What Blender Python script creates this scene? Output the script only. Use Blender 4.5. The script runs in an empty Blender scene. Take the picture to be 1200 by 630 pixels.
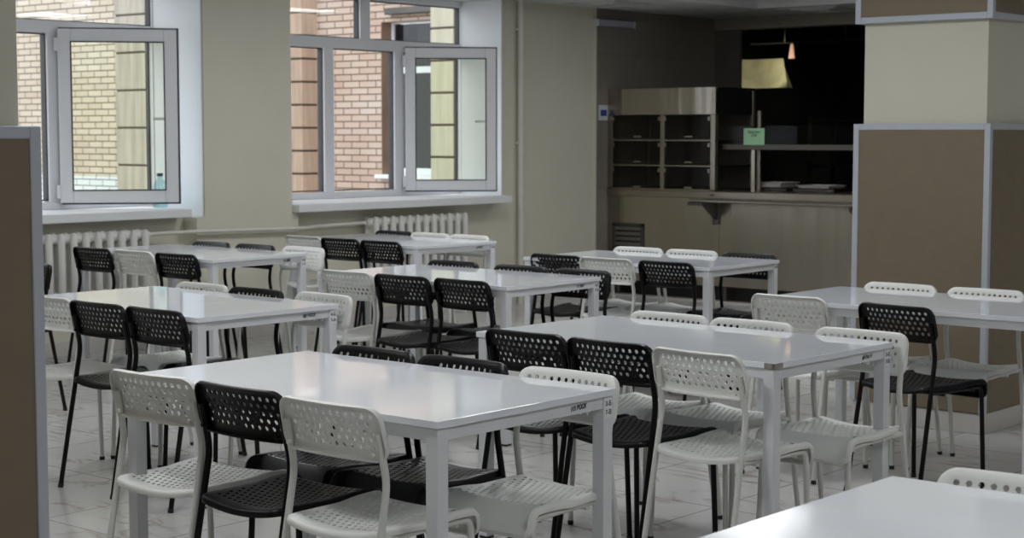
import bpy, bmesh, math, random
from mathutils import Vector, Matrix
random.seed(7)
scene = bpy.context.scene
COL = scene.collection
PI = math.pi

# ------------------------------------------------------------------ helpers
class MB:
    """collects shapes into one mesh"""
    def __init__(self):
        self.bm = bmesh.new()
    def box(self, x0, x1, y0, y1, z0, z1, bevel=0.0, seg=2):
        r = bmesh.ops.create_cube(self.bm, size=1.0)
        vs = r['verts']
        for v in vs:
            v.co = Vector((x0 + (v.co.x + .5) * (x1 - x0), y0 + (v.co.y + .5) * (y1 - y0), z0 + (v.co.z + .5) * (z1 - z0)))
        if bevel > 0:
            es = list({e for v in vs for e in v.link_edges})
            bmesh.ops.bevel(self.bm, geom=es, offset=bevel, segments=seg, affect='EDGES', profile=.5)
        return self
    def obox(self, cx, cy, ang, x0, x1, y0, y1, z0, z1, bevel=0.0):
        """box in a frame turned by ang about (cx, cy)"""
        sub = MB().box(x0, x1, y0, y1, z0, z1, bevel)
        M = Matrix.Translation((cx, cy, 0)) @ Matrix.Rotation(ang, 4, 'Z')
        sub.bm.transform(M)
        self.merge(sub)
        return self
    def merge(self, other):
        me = bpy.data.meshes.new('tmp')
        other.bm.to_mesh(me)
        self.bm.from_mesh(me)
        bpy.data.meshes.remove(me)
        other.bm.free()
        return self
    def tube(self, pts, r, n=10, fillet=0.0, caps=True, sy=1.0):
        pts = [Vector(p) for p in pts]
        if fillet > 0 and len(pts) > 2:
            q = [pts[0]]
            for i in range(1, len(pts) - 1):
                a, b, c = pts[i - 1], pts[i], pts[i + 1]
                d1 = (a - b); d2 = (c - b)
                f = min(fillet, d1.length * .45, d2.length * .45)
                p0 = b + d1.normalized() * f; p2 = b + d2.normalized() * f
                for k in range(6):
                    t = k / 5
                    q.append(p0 * (1 - t) ** 2 + b * 2 * t * (1 - t) + p2 * t * t)
            q.append(pts[-1]); pts = q
        rings = []
        up = None
        for i, p in enumerate(pts):
            if i == 0: d = pts[1] - pts[0]
            elif i == len(pts) - 1: d = pts[-1] - pts[-2]
            else: d = (pts[i + 1] - p).normalized() + (p - pts[i - 1]).normalized()
            d.normalize()
            if up is None:
                up = Vector((1, 0, 0)) if abs(d.x) < .8 else Vector((0, 0, 1))
            s = d.cross(up).normalized(); u2 = s.cross(d).normalized(); up = u2
            rr = r[i] if isinstance(r, (list, tuple)) else r
            rings.append([self.bm.verts.new(p + (s * math.cos(2 * PI * k / n) * sy + u2 * math.sin(2 * PI * k / n)) * rr) for k in range(n)])
        for a, b in zip(rings, rings[1:]):
            for k in range(n):
                self.bm.faces.new((a[k], a[(k + 1) % n], b[(k + 1) % n], b[k]))
        if caps:
            self.bm.faces.new(rings[0][::-1]); self.bm.faces.new(rings[-1])
        return self
    def lathe(self, prof, cx=0, cy=0, n=24):
        rings = []
        for (r, z) in prof:
            rings.append([self.bm.verts.new((cx + r * math.cos(2 * PI * k / n), cy + r * math.sin(2 * PI * k / n), z)) for k in range(n)])
        for a, b in zip(rings, rings[1:]):
            for k in range(n):
                self.bm.faces.new((a[k], a[(k + 1) % n], b[(k + 1) % n], b[k]))
        self.bm.faces.new(rings[0][::-1]); self.bm.faces.new(rings[-1])
        return self
    def poly(self, pts):
        self.bm.faces.new([self.bm.verts.new(p) for p in pts])
        return self
    def prism(self, pts, vec):
        """closed solid: polygon pts swept along vec"""
        a = [self.bm.verts.new(p) for p in pts]
        b = [self.bm.verts.new(Vector(p) + Vector(vec)) for p in pts]
        n = len(a)
        self.bm.faces.new(a[::-1]); self.bm.faces.new(b)
        for i in range(n):
            self.bm.faces.new((a[i], a[(i + 1) % n], b[(i + 1) % n], b[i]))
        return self
    def mesh(self, name, m, smooth=False):
        bmesh.ops.recalc_face_normals(self.bm, faces=self.bm.faces[:])
        me = bpy.data.meshes.new(name)
        self.bm.to_mesh(me); self.bm.free()
        if m is not None: me.materials.append(m)
        if smooth:
            for p in me.polygons: p.use_smooth = True
            try: me.set_sharp_from_angle(angle=math.radians(38))
            except Exception: pass
        return me
    def build(self, name, m, parent=None, smooth=False):
        return link(name, self.mesh(name, m, smooth), parent)

def link(name, me, parent=None):
    o = bpy.data.objects.new(name, me)
    COL.objects.link(o)
    if parent is not None:
        o.parent = parent
    return o

def tag(o, label=None, cat=None, group=None, kind=None):
    if label: o['label'] = label
    if cat: o['category'] = cat
    if group: o['group'] = group
    if kind: o['kind'] = kind
    return o

def thing(name, label, cat, loc=(0, 0, 0), rz=0, group=None, kind=None):
    o = bpy.data.objects.new(name, None)
    o.empty_display_size = .1
    COL.objects.link(o)
    o.location = loc; o.rotation_euler = (0, 0, rz)
    return tag(o, label, cat, group, kind)

def copy_tree(o, parent=None):
    c = o.copy(); COL.objects.link(c)
    if parent is not None: c.parent = parent
    for ch in list(o.children):
        copy_tree(ch, c)
    return c

def text_mesh(name, body, size, m, parent=None, shear=0.0, depth=.0004, bold=0.0):
    cu = bpy.data.curves.new(name, 'FONT')
    cu.body = body; cu.size = size; cu.align_x = 'CENTER'; cu.align_y = 'CENTER'
    cu.shear = shear; cu.extrude = depth; cu.offset = bold; cu.resolution_u = 3
    o = bpy.data.objects.new(name + '_curve', cu); COL.objects.link(o)
    dg = bpy.context.evaluated_depsgraph_get(); dg.update()
    me = bpy.data.meshes.new_from_object(o.evaluated_get(dg))
    me.name = name
    bpy.data.objects.remove(o)
    me.materials.clear(); me.materials.append(m)
    return link(name, me, parent)

# ------------------------------------------------------------------ materials
def lin(c):
    return tuple(((v / 255) / 12.92 if v / 255 <= .04045 else ((v / 255 + .055) / 1.055) ** 2.4) for v in c) + (1,)

def mat(name, rgb, rough=.5, metal=0.0, spec=.5, noise=0.0, nscale=8.0, bump=0.0, bscale=60.0, coat=0.0, stretch=None):
    m = bpy.data.materials.new(name); m.use_nodes = True
    nt = m.node_tree; b = nt.nodes['Principled BSDF']
    b.inputs['Roughness'].default_value = rough
    b.inputs['Metallic'].default_value = metal
    b.inputs['Specular IOR Level'].default_value = spec
    b.inputs['Coat Weight'].default_value = coat
    col = lin(rgb)
    b.inputs['Base Color'].default_value = col
    tc = nt.nodes.new('ShaderNodeTexCoord')
    src = tc.outputs['Object']
    if stretch:
        mp = nt.nodes.new('ShaderNodeMapping'); mp.inputs['Scale'].default_value = stretch
        nt.links.new(src, mp.inputs['Vector']); src = mp.outputs['Vector']
    if noise > 0:
        n = nt.nodes.new('ShaderNodeTexNoise'); n.inputs['Scale'].default_value = nscale; n.inputs['Detail'].default_value = 4
        nt.links.new(src, n.inputs['Vector'])
        r = nt.nodes.new('ShaderNodeValToRGB')
        r.color_ramp.elements[0].position = .3; r.color_ramp.elements[1].position = .7
        r.color_ramp.elements[0].color = tuple(max(0, c * (1 - noise)) for c in col[:3]) + (1,)
        r.color_ramp.elements[1].color = tuple(min(1, c * (1 + noise)) for c in col[:3]) + (1,)
        nt.links.new(n.outputs['Fac'], r.inputs['Fac'])
        nt.links.new(r.outputs['Color'], b.inputs['Base Color'])
    if bump > 0:
        n2 = nt.nodes.new('ShaderNodeTexNoise'); n2.inputs['Scale'].default_value = bscale
        nt.links.new(src, n2.inputs['Vector'])
        bp = nt.nodes.new('ShaderNodeBump'); bp.inputs['Strength'].default_value = bump; bp.inputs['Distance'].default_value = .002
        nt.links.new(n2.outputs['Fac'], bp.inputs['Height']); nt.links.new(bp.outputs['Normal'], b.inputs['Normal'])
    return m

def glass_mat(name, tint, ior=1.45, rough=0.0):
    """thin pane: clear transmission plus Fresnel reflection"""
    m = bpy.data.materials.new(name); m.use_nodes = True
    nt = m.node_tree; nt.nodes.clear()
    out = nt.nodes.new('ShaderNodeOutputMaterial'); mix = nt.nodes.new('ShaderNodeMixShader')
    tr = nt.nodes.new('ShaderNodeBsdfTransparent'); gl = nt.nodes.new('ShaderNodeBsdfGlossy'); fr = nt.nodes.new('ShaderNodeFresnel')
    tr.inputs['Color'].default_value = tint + (1,)
    gl.inputs['Roughness'].default_value = rough; fr.inputs['IOR'].default_value = ior
    ge = nt.nodes.new('ShaderNodeNewGeometry'); mr = nt.nodes.new('ShaderNodeMapRange')   # same reflectance on both faces of a pane
    mr.inputs['To Min'].default_value = ior; mr.inputs['To Max'].default_value = 1 / ior
    nt.links.new(ge.outputs['Backfacing'], mr.inputs['Value']); nt.links.new(mr.outputs['Result'], fr.inputs['IOR'])
    nt.links.new(fr.outputs['Fac'], mix.inputs['Fac']); nt.links.new(tr.outputs['BSDF'], mix.inputs[1])
    nt.links.new(gl.outputs['BSDF'], mix.inputs[2]); nt.links.new(mix.outputs['Shader'], out.inputs['Surface'])
    return m

def tile_mat(name, c1, c2, grout, w, h, vein=None, axes='XY', rough=.3, mortar=.004, offset=0.0, vscale=1.6, bump=.0, c3=None, spec=.5, shift=(0, 0), veinf=.4):
    """tiles/bricks of w x h metres laid in the given object-space axes, with optional veins"""
    m = bpy.data.materials.new(name); m.use_nodes = True
    nt = m.node_tree; b = nt.nodes['Principled BSDF']
    b.inputs['Roughness'].default_value = rough; b.inputs['Specular IOR Level'].default_value = spec
    tc = nt.nodes.new('ShaderNodeTexCoord'); sx = nt.nodes.new('ShaderNodeSeparateXYZ'); cx = nt.nodes.new('ShaderNodeCombineXYZ')
    nt.links.new(tc.outputs['Object'], sx.inputs['Vector'])
    nt.links.new(sx.outputs[axes[0]], cx.inputs['X']); nt.links.new(sx.outputs[axes[1]], cx.inputs['Y'])
    mp = nt.nodes.new('ShaderNodeMapping'); mp.inputs['Location'].default_value = (shift[0], shift[1], 0)
    nt.links.new(cx.outputs['Vector'], mp.inputs['Vector'])
    br = nt.nodes.new('ShaderNodeTexBrick')
    br.offset = offset; br.squash = 1.0
    br.inputs['Scale'].default_value = 1.0; br.inputs['Brick Width'].default_value = w; br.inputs['Row Height'].default_value = h
    br.inputs['Mortar Size'].default_value = mortar; br.inputs['Mortar Smooth'].default_value = .1
    br.inputs['Color1'].default_value = lin(c1); br.inputs['Color2'].default_value = lin(c2); br.inputs['Mortar'].default_value = lin(grout)
    br.inputs['Bias'].default_value = 0.0
    nt.links.new(mp.outputs['Vector'], br.inputs['Vector'])
    colout = br.outputs['Color']
    if vein:
        n = nt.nodes.new('ShaderNodeTexNoise'); n.inputs['Scale'].default_value = vscale; n.inputs['Detail'].default_value = 6; n.inputs['Distortion'].default_value = 1.6
        mp2 = nt.nodes.new('ShaderNodeMapping'); mp2.inputs['Scale'].default_value = (1, 2.6, 1); mp2.inputs['Rotation'].default_value = (0, 0, .5)
        nt.links.new(tc.outputs['Object'], mp2.inputs['Vector']); nt.links.new(mp2.outputs['Vector'], n.inputs['Vector'])
        r = nt.nodes.new('ShaderNodeValToRGB')
        e = r.color_ramp.elements
        e[0].position = .46; e[0].color = (0, 0, 0, 1); e[1].position = .54; e[1].color = (0, 0, 0, 1)
        k = e.new(.5); k.color = (1, 1, 1, 1)
        nt.links.new(n.outputs['Fac'], r.inputs['Fac'])
        mx = nt.nodes.new('ShaderNodeMix'); mx.data_type = 'RGBA'
        mx.inputs['B'].default_value = lin(vein)
        nt.links.new(colout, mx.inputs['A'])
        ml = nt.nodes.new('ShaderNodeMath'); ml.operation = 'MULTIPLY'; ml.inputs[1].default_value = veinf
        n3 = nt.nodes.new('ShaderNodeTexNoise'); n3.inputs['Scale'].default_value = vscale * 2.2; n3.inputs['Detail'].default_value = 3
        mr = nt.nodes.new('ShaderNodeMapRange'); mr.inputs['From Min'].default_value = .46; mr.inputs['From Max'].default_value = .62
        mm = nt.nodes.new('ShaderNodeMath'); mm.operation = 'MULTIPLY'
        nt.links.new(tc.outputs['Object'], n3.inputs['Vector']); nt.links.new(n3.outputs['Fac'], mr.inputs['Value'])
        nt.links.new(r.outputs['Color'], mm.inputs[0]); nt.links.new(mr.outputs['Result'], mm.inputs[1])
        nt.links.new(mm.outputs['Value'], ml.inputs[0]); nt.links.new(ml.outputs['Value'], mx.inputs['Factor'])
        colout = mx.outputs['Result']
    if c3:
        n = nt.nodes.new('ShaderNodeTexNoise'); n.inputs['Scale'].default_value = .9
        nt.links.new(tc.outputs['Object'], n.inputs['Vector'])
        mx = nt.nodes.new('ShaderNodeMix'); mx.data_type = 'RGBA'; mx.blend_type = 'MULTIPLY'
        r = nt.nodes.new('ShaderNodeValToRGB'); r.color_ramp.elements[0].color = lin(c3); r.color_ramp.elements[1].color = (1, 1, 1, 1)
        r.color_ramp.elements[0].position = .35; r.color_ramp.elements[1].position = .65
        nt.links.new(n.outputs['Fac'], r.inputs['Fac']); nt.links.new(r.outputs['Color'], mx.inputs['B'])
        nt.links.new(colout, mx.inputs['A']); mx.inputs['Factor'].default_value = 1
        colout = mx.outputs['Result']
    nt.links.new(colout, b.inputs['Base Color'])
    if bump > 0:
        bp = nt.nodes.new('ShaderNodeBump'); bp.inputs['Strength'].default_value = bump; bp.inputs['Distance'].default_value = .006; bp.invert = True
        nt.links.new(br.outputs['Fac'], bp.inputs['Height']); nt.links.new(bp.outputs['Normal'], b.inputs['Normal'])
    return m

M = {}
M['wall'] = mat('cream_paint', (208, 205, 189), .7, noise=.03, nscale=2, bump=.1, bscale=90)
M['white_paint'] = mat('white_plaster', (226, 228, 230), .6, noise=.02, nscale=3)
M['ceiling'] = mat('ceiling_white', (205, 207, 207), .8, noise=.02)
M['soffit_beam'] = mat('lintel_paint', (150, 146, 134), .8, noise=.05)
M['floor'] = tile_mat('marble_floor_tile', (200, 199, 197), (193, 192, 190), (118, 112, 106), .6, .6, vein=(128, 108, 90), rough=.2, mortar=.003, vscale=1.5, veinf=.6)
M['plinth'] = mat('marble_plinth', (196, 193, 188), .3, noise=.1, nscale=4)
M['panel'] = mat('brown_panel', (122, 109, 90), .55, noise=.05, nscale=14, bump=.08, bscale=200)
M['trim'] = mat('aluminium_trim', (186, 192, 202), .42, metal=.1)
M['ktile'] = tile_mat('grey_stone_wall_tile', (128, 122, 113), (120, 115, 107), (98, 94, 88), 1.2, .6, vein=(146, 139, 128), axes='YZ', rough=.35, mortar=.003, vscale=1.1, shift=(.35, -.35))
M['ktile2'] = mat('dark_stone_jamb', (96, 92, 86), .4, noise=.12, nscale=3)
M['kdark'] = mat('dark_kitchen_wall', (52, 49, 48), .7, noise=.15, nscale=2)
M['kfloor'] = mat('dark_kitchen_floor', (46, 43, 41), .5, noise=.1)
M['pvc'] = mat('white_pvc', (228, 229, 233), .32)
M['gasket'] = mat('dark_gasket', (62, 60, 64), .6)
M['pane'] = glass_mat('window_glass', (.97, .96, .95), 1.42)
M['pane_warm'] = glass_mat('sash_glass', (.92, .925, .86), 1.45)
M['rad'] = mat('radiator_enamel', (222, 221, 217), .4, noise=.03)
M['pipe'] = mat('painted_pipe', (210, 208, 199), .45, noise=.04)
M['table'] = mat('white_table_laminate', (228, 232, 238), .11, noise=.015, nscale=5, spec=.5)
M['table_leg'] = mat('white_table_frame', (215, 217, 221), .32)
M['foot'] = mat('black_foot_pad', (28, 28, 30), .6)
def smudged(m, lo, hi, scale):
    nt = m.node_tree; b = nt.nodes['Principled BSDF']
    tc = nt.nodes.new('ShaderNodeTexCoord'); n = nt.nodes.new('ShaderNodeTexNoise'); mr = nt.nodes.new('ShaderNodeMapRange')
    n.inputs['Scale'].default_value = scale; n.inputs['Detail'].default_value = 5
    mr.inputs['From Min'].default_value = .4; mr.inputs['From Max'].default_value = .7
    mr.inputs['To Min'].default_value = lo; mr.inputs['To Max'].default_value = hi
    nt.links.new(tc.outputs['Object'], n.inputs['Vector']); nt.links.new(n.outputs['Fac'], mr.inputs['Value'])
    nt.links.new(mr.outputs['Result'], b.inputs['Roughness'])
smudged(M['table'], .025, .13, 3.0)
M['wchair'] = mat('ivory_chair_plastic', (224, 225, 221), .42, noise=.02, nscale=9)
M['wtube'] = mat('ivory_chair_tube', (212, 213, 208), .35)
M['bchair'] = mat('black_chair_plastic', (15, 15, 17), .36, spec=.25)
M['btube'] = mat('black_chair_tube', (10, 10, 11), .34, spec=.25)
M['ink'] = mat('dark_ink', (45, 46, 52), .7)
M['marker'] = mat('black_marker', (40, 40, 44), .7)
M['sticker'] = mat('white_sticker', (226, 228, 232), .5)
M['steel'] = mat('brushed_steel', (170, 163, 151), .27, metal=1.0, noise=.04, nscale=3, bump=1.0, bscale=2.0, stretch=(2.2, 2.2, .1))
for nd in M['steel'].node_tree.nodes:
    if nd.type == 'BUMP': nd.inputs['Distance'].default_value = .03; nd.inputs['Strength'].default_value = .6
M['steel_edge'] = mat('steel_trim', (156, 148, 135), .3, metal=.95, noise=.05)
M['steel_dark'] = mat('dark_steel', (92, 89, 85), .4, metal=.8, noise=.1)
M['blackmetal'] = mat('black_panel', (14, 13, 14), .4)
M['case_glass'] = glass_mat('display_glass', (.78, .78, .76), 1.25)
M['case_in'] = mat('case_inside', (104, 100, 96), .5, noise=.1)
M['green'] = mat('green_paper', (148, 190, 152), .6, noise=.05, nscale=12)
M['tray'] = mat('pale_tray', (196, 190, 188), .4)
M['blue'] = mat('blue_print', (36, 62, 140), .5)
M['paper'] = mat('white_paper', (196, 200, 206), .6)
M['lampbox'] = mat('lilac_grey_lamp', (150, 148, 168), .5)
M['hood'] = mat('hood_steel_painted_reflection', (196, 190, 146), .3, metal=.4, noise=.3, nscale=4)  # yellowish reflection of the lit room painted into the steel colour
M['pink'] = mat('pinkish_strip', (222, 176, 150), .5)
M['water'] = glass_mat('blue_bottle_plastic', (.72, .86, .90), 1.35, .05)
M['cap'] = mat('dark_blue_cap', (58, 76, 92), .5)
M['brick'] = tile_mat('yellow_brick', (208, 198, 182), (196, 184, 166), (118, 110, 100), .26, .075, axes='XZ', rough=.9, mortar=.008, offset=.5, bump=.3, c3=(240, 234, 228))
M['brick2'] = tile_mat('pinkish_brick', (206, 190, 177), (198, 177, 162), (118, 104, 96), .26, .075, axes='XZ', rough=.9, mortar=.008, offset=.5, bump=.3, c3=(242, 232, 224))
M['wbrick'] = tile_mat('white_painted_brick', (216, 220, 224), (208, 213, 218), (132, 130, 128), .26, .075, axes='XZ', rough=.9, mortar=.007, offset=.5, bump=.3)
M['stone'] = mat('grey_beige_cladding', (166, 158, 144), .85, noise=.2, nscale=1.6, stretch=(9, 9, .8))
M['stone2'] = mat('brown_cladding', (182, 158, 138), .85, noise=.14, nscale=2.5, stretch=(9, 9, .8))
M['stone3'] = mat('pale_yellow_cladding', (184, 179, 158), .85, noise=.1, nscale=2.5, stretch=(9, 9, .8))
M['joint'] = mat('dark_joint', (84, 74, 62), .9)
M['outglass'] = mat('dark_outside_pane', (18, 19, 19), .08, noise=.3, nscale=1.5)
M['ledge'] = mat('white_metal_ledge', (226, 230, 236), .5)
M['ground'] = mat('outdoor_paving', (150, 148, 142), .9, noise=.1)

# ------------------------------------------------------------------ room shell
XW = -9.29            # window wall, room side
ZS, ZC = 2.55, 2.68   # soffit and main ceiling
FZ0, FZ1 = .93, 2.55  # window opening
def struct(name, mb, m, **k):
    o = mb.build(name, m, **k); o['kind'] = 'structure'; return o

struct('floor', MB().box(-9.86, 3.2, -3.7, 13.98, -.12, 0), M['floor'])
# perimeter soffit + raised main ceiling
c = MB()
c.box(-9.86, -8.24, -3.7, 14.1, ZS, 3.2)
c.box(-8.24, 3.2, 12.97, 14.1, ZS, 3.2)
c.box(-8.24, 3.2, -3.7, 12.97, ZC, 3.2)
struct('ceiling', c, M['ceiling'])

PX = -9.15            # pier front
W1 = (4.9, 7.475); W2 = (8.22, 10.70)
w = MB()
w.box(-9.80, XW, -3.7, W1[0], 0, ZS)
w.box(-9.80, XW, W1[0], W1[1], 0, .868)
w.box(-9.80, XW, W1[1], W2[0], 0, ZS)
w.box(-9.80, XW, W2[0], W2[1], 0, .868)
w.box(-9.80, XW, W2[1], 11.965, 0, ZS)
struct('wall_left', w, M['wall'])
# the pier standing proud of the wall between the two windows
p = MB()
p.box(XW, PX, 7.36, 8.29, 0, .868)
p.box(XW, PX, 7.43, W2[0] + .01, .868, ZS)
struct('wall_pier', p, M['wall'])
p = MB()
p.box(XW, PX, 3.9, W1[0], 0, ZS)
struct('wall_pier', p, M['wall'])
# white plastered reveals
rv = MB()
rv.prism([(-9.735, W1[1] - .012, FZ0 - .06), (PX + .002, 7.411, FZ0 - .06), (PX + .002, 7.42, FZ0 - .06), (-9.735, W1[1] + .004, FZ0 - .06)], (0, 0, FZ1 - FZ0 + .06))
rv.prism([(-9.735, W2[1] - .016, FZ0 - .06), (XW + .002, W2[1] - .008, FZ0 - .06), (XW + .002, W2[1] + .004, FZ0 - .06), (-9.735, W2[1] + .004, FZ0 - .06)], (0, 0, FZ1 - FZ0 + .06))
rv.box(-9.76, PX - .001, W2[0] + .0, W2[0] + .012, FZ0 - .06, FZ1)
struct('trim_1', rv, M['white_paint'])
# grey stone-tiled wall of the serving corner
struct('wall_kitchen', MB().box(-9.86, XW, 11.965, 14.1, 0, ZS), M['ktile'])
struct('trim_2', MB().box(XW - .01, XW + .012, 11.95, 11.975, 0, ZS), M['wall'])
b = MB()
b.box(XW, -9.0, 13.86, 13.9, 0, 2.44)          # jamb
struct('wall_jamb', b, M['ktile2'])
b = MB()
b.box(XW, 3.2, 13.86, 14.06, 2.44, ZS)          # lintel above the hatch
struct('wall_lintel', b, M['soffit_beam'])
struct('wall_far', MB().box(-3.2, 3.2, 13.86, 14.06, 0, 2.44), M['wall'])
struct('wall_right', MB().box(3.0, 3.2, -3.7, 14.06, 0, 3.2), M['wall'])
struct('wall_near', MB().box(-9.86, 3.2, -3.7, -3.5, 0, 3.2), M['wall'])
# tiled baseboard along the window wall
bb = MB()
bb.box(XW, XW + .012, 8.3, 11.95, 0, .1, .002); bb.box(XW, XW + .012, -3.5, 7.35, 0, .1, .002)
bb.box(PX, PX + .012, 7.36, 8.29, 0, .1, .002)
struct('baseboard_left', bb, M['plinth'])
# dark kitchen behind the hatch
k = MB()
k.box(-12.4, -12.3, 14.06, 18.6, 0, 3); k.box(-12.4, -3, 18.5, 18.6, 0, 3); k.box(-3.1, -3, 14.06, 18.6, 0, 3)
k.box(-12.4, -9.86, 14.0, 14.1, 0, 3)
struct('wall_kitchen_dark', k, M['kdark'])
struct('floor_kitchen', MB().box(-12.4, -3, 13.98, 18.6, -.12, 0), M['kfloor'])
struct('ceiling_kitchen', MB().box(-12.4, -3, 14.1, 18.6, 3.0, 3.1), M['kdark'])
# pale threshold strip in front of the counter
struct('trim_3', MB().box(XW + .02, -3.6, 12.02, 12.1, 0, .012, .003), M['plinth'])

# ------------------------------------------------------------------ panelled columns
def column(x0, x1, y0, y1, label, zt, ub=1.98):
    root = thing('column', label, 'column', ((x0 + x1) / 2, (y0 + y1) / 2, 0), 0, 'panelled columns', 'structure')
    cx, cy = (x0 + x1) / 2, (y0 + y1) / 2
    hx, hy = (x1 - x0) / 2, (y1 - y0) / 2
    d = .037
    MB().box(-hx + d, hx - d, -hy + d, hy - d, 0, ZC).build('shaft', M['wall'], root)
    MB().box(-hx + .012, hx - .012, -hy + .012, hy - .012, 0, .1, .003).build('plinth', M['plinth'], root)
    def band(z0, z1, name):
        MB().box(-hx + .004, hx - .004, -hy + .004, hy - .004, z0 + .004, z1 - .004).build(name, M['panel'], root)
        t = MB()
        tw = .03
        for sx in (-1, 1):
            for sy in (-1, 1):
                xa, xb = (hx - tw, hx) if sx > 0 else (-hx, -hx + tw)
                ya, yb = (hy - tw, hy) if sy > 0 else (-hy, -hy + tw)
                t.box(xa, xb, ya, yb, z0, z1, .002, 1)
        for za, zb in ((z1 - tw, z1),) if name == 'lower_panel' else ((z0, z0 + tw), (z1 - tw, z1)):
            xa, ya = hx - tw - .0003, hy - tw - .0003
            t.box(-xa, xa, -hy, -hy + tw, za, zb, .002, 1); t.box(-xa, xa, hy - tw, hy, za, zb, .002, 1)
            t.box(-hx, -hx + tw, -ya, ya, za, zb, .002, 1); t.box(hx - tw, hx, -ya, ya, za, zb, .002, 1)
        t.build('edge_trim', M['trim'], root)
    band(.1, zt, 'lower_panel')
    band(ub, 2.6, 'upper_panel')
    return root
column(-4.215, -3.49, 7.53, 8.25, 'brown panelled column with cream band standing on the right in front of the serving counter', 1.487)
column(-4.215, -3.487, 1.60, 2.34, 'brown panelled column with pale metal edge cutting off the left border', 1.457)

# ------------------------------------------------------------------ windows
def rect_frame(mb, y0, y1, z0, z1, x0, x1, t, bevel=.004):
    mb.box(x0, x1, y0, y0 + t, z0, z1, bevel, 1); mb.box(x0, x1, y1 - t, y1, z0, z1, bevel, 1)
    mb.box(x0, x1, y0 + t, y1 - t, z0, z0 + t, bevel, 1); mb.box(x0, x1, y0 + t, y1 - t, z1 - t, z1, bevel, 1)

def window(name, y0, y1, mulls, upper, panes, sash, sash_end, sill, label):
    root = thing(name, label, 'window', (0, 0, 0), 0, None, 'structure')
    X0, X1 = -9.80, -9.73
    f = MB()
    rect_frame(f, y0, y1, FZ0, FZ1, X0, X1, .05)
    f.box(X0, X1 + .001, y0 + .05, y1 - .05, 2.105, 2.19, .004, 1)
    for a, bb_ in mulls: f.box(X0, X1 + .002, a, bb_, FZ0 + .05, 2.11, .004, 1)
    for a, bb_ in upper: f.box(X0, X1 + .002, a, bb_, 2.18, FZ1 - .05, .004, 1)
    hole = (mulls[0][1], y1 - .05) if name == 'window_1' else (mulls[1][1], y1 - .05)
    fr = f.build('window_frame', M['pvc'], root)
    g = MB()
    for (a, bb_, z0, z1) in panes:
        t = .008
        rect_frame(g, a - .001, bb_ + .001, z0 - .001, z1 + .001, X0 - .002, X1 - .02, t, 0)
    rect_frame(g, hole[0] - .001, hole[1] + .001, .985, 2.106, X0 - .002, X0 + .03, .012, 0)
    g.build('gasket', M['gasket'], root)
    for (a, bb_, z0, z1) in panes:
        MB().box(-9.772, -9.766, a, bb_, z0, z1).build('pane', M['pane'], root)
    # opened inward sash, hinged on the mullion
    hx, hy = sash; ex, ey = sash_end
    wd = math.hypot(ex - hx, ey - hy); ang = math.atan2(ey - hy, ex - hx)
    sroot = MB()
    def fr_local(mb, a0, a1, z0, z1, d0, d1, t, bev=.006):
        mb.box(a0, a0 + t, d0, d1, z0, z1, bev, 2); mb.box(a1 - t, a1, d0, d1, z0, z1, bev, 2)
        mb.box(a0 + t, a1 - t, d0, d1, z0, z0 + t, bev, 2); mb.box(a0 + t, a1 - t, d0, d1, z1 - t, z1, bev, 2)
    z0, z1 = .975, 2.135
    fr_local(sroot, 0, wd, z0, z1, -.03, .03, .085)
    so = sroot.build('sash', M['pvc'], root)
    so.location = (hx, hy, 0); so.rotation_euler = (0, 0, ang)
    r_ = MB(); fr_local(r_, -.0, wd + .013, z0 - .012, z1 + .012, .012, .028, .03, 0)
    q = r_.build('rebate_gasket', M['gasket'], so)
    r_ = MB(); fr_local(r_, .08, wd - .08, z0 + .08, z1 - .08, -.032, -.02, .009, 0)
    q = r_.build('glazing_gasket', M['gasket'], so)
    MB().box(.08, wd - .08, -.012, -.006, z0 + .08, z1 - .08).build('pane', M['pane_warm'], so)
    h = MB().box(wd - .06, wd - .032, .03, .042, 1.50, 1.57, .004); h.box(wd - .055, wd - .037, .042, .07, 1.53, 1.55, .004)
    h.box(wd - .17, wd - .04, .06, .076, 1.53, 1.55, .004)
    h.build('handle', M['pvc'], so)
    for zz in (z0 + .06, z1 - .12): MB().box(-.022, .004, -.042, -.018, zz - .03, zz + .06, .004).build('hinge', M['pvc'], so)
    sb = MB()
    sb.box(sill[2], sill[3], sill[0], sill[1], .872, .93, .006, 2)
    sb.build('window_sill', M['white_paint'], root)
    return root

window('window_1', 4.9, 7.505, [(6.59, 6.68), (5.70, 5.79)], [], [(5.79, 6.59, .99, 2.105), (4.95, 5.70, .99, 2.105), (4.95, 7.455, 2.19, 2.5)],
       (-9.70, 6.655), (-9.2, 7.25), (4.91, 7.315, -9.74, -9.14), 'left white window with its sash opened inwards above the radiator')
window('window_2', 8.2, 10.73, [(9.10, 9.20), (9.88, 9.985)], [(9.495, 9.605)], [(8.25, 9.10, .99, 2.105), (9.20, 9.88, .99, 2.105), (8.25, 9.495, 2.19, 2.5), (9.605, 10.68, 2.19, 2.5)],
       (-9.70, 9.97), (-9.2, 10.522), (W2[0] + .02, 10.60, -9.74, -9.085), 'right white window with three lower lights and an open sash')

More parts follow.
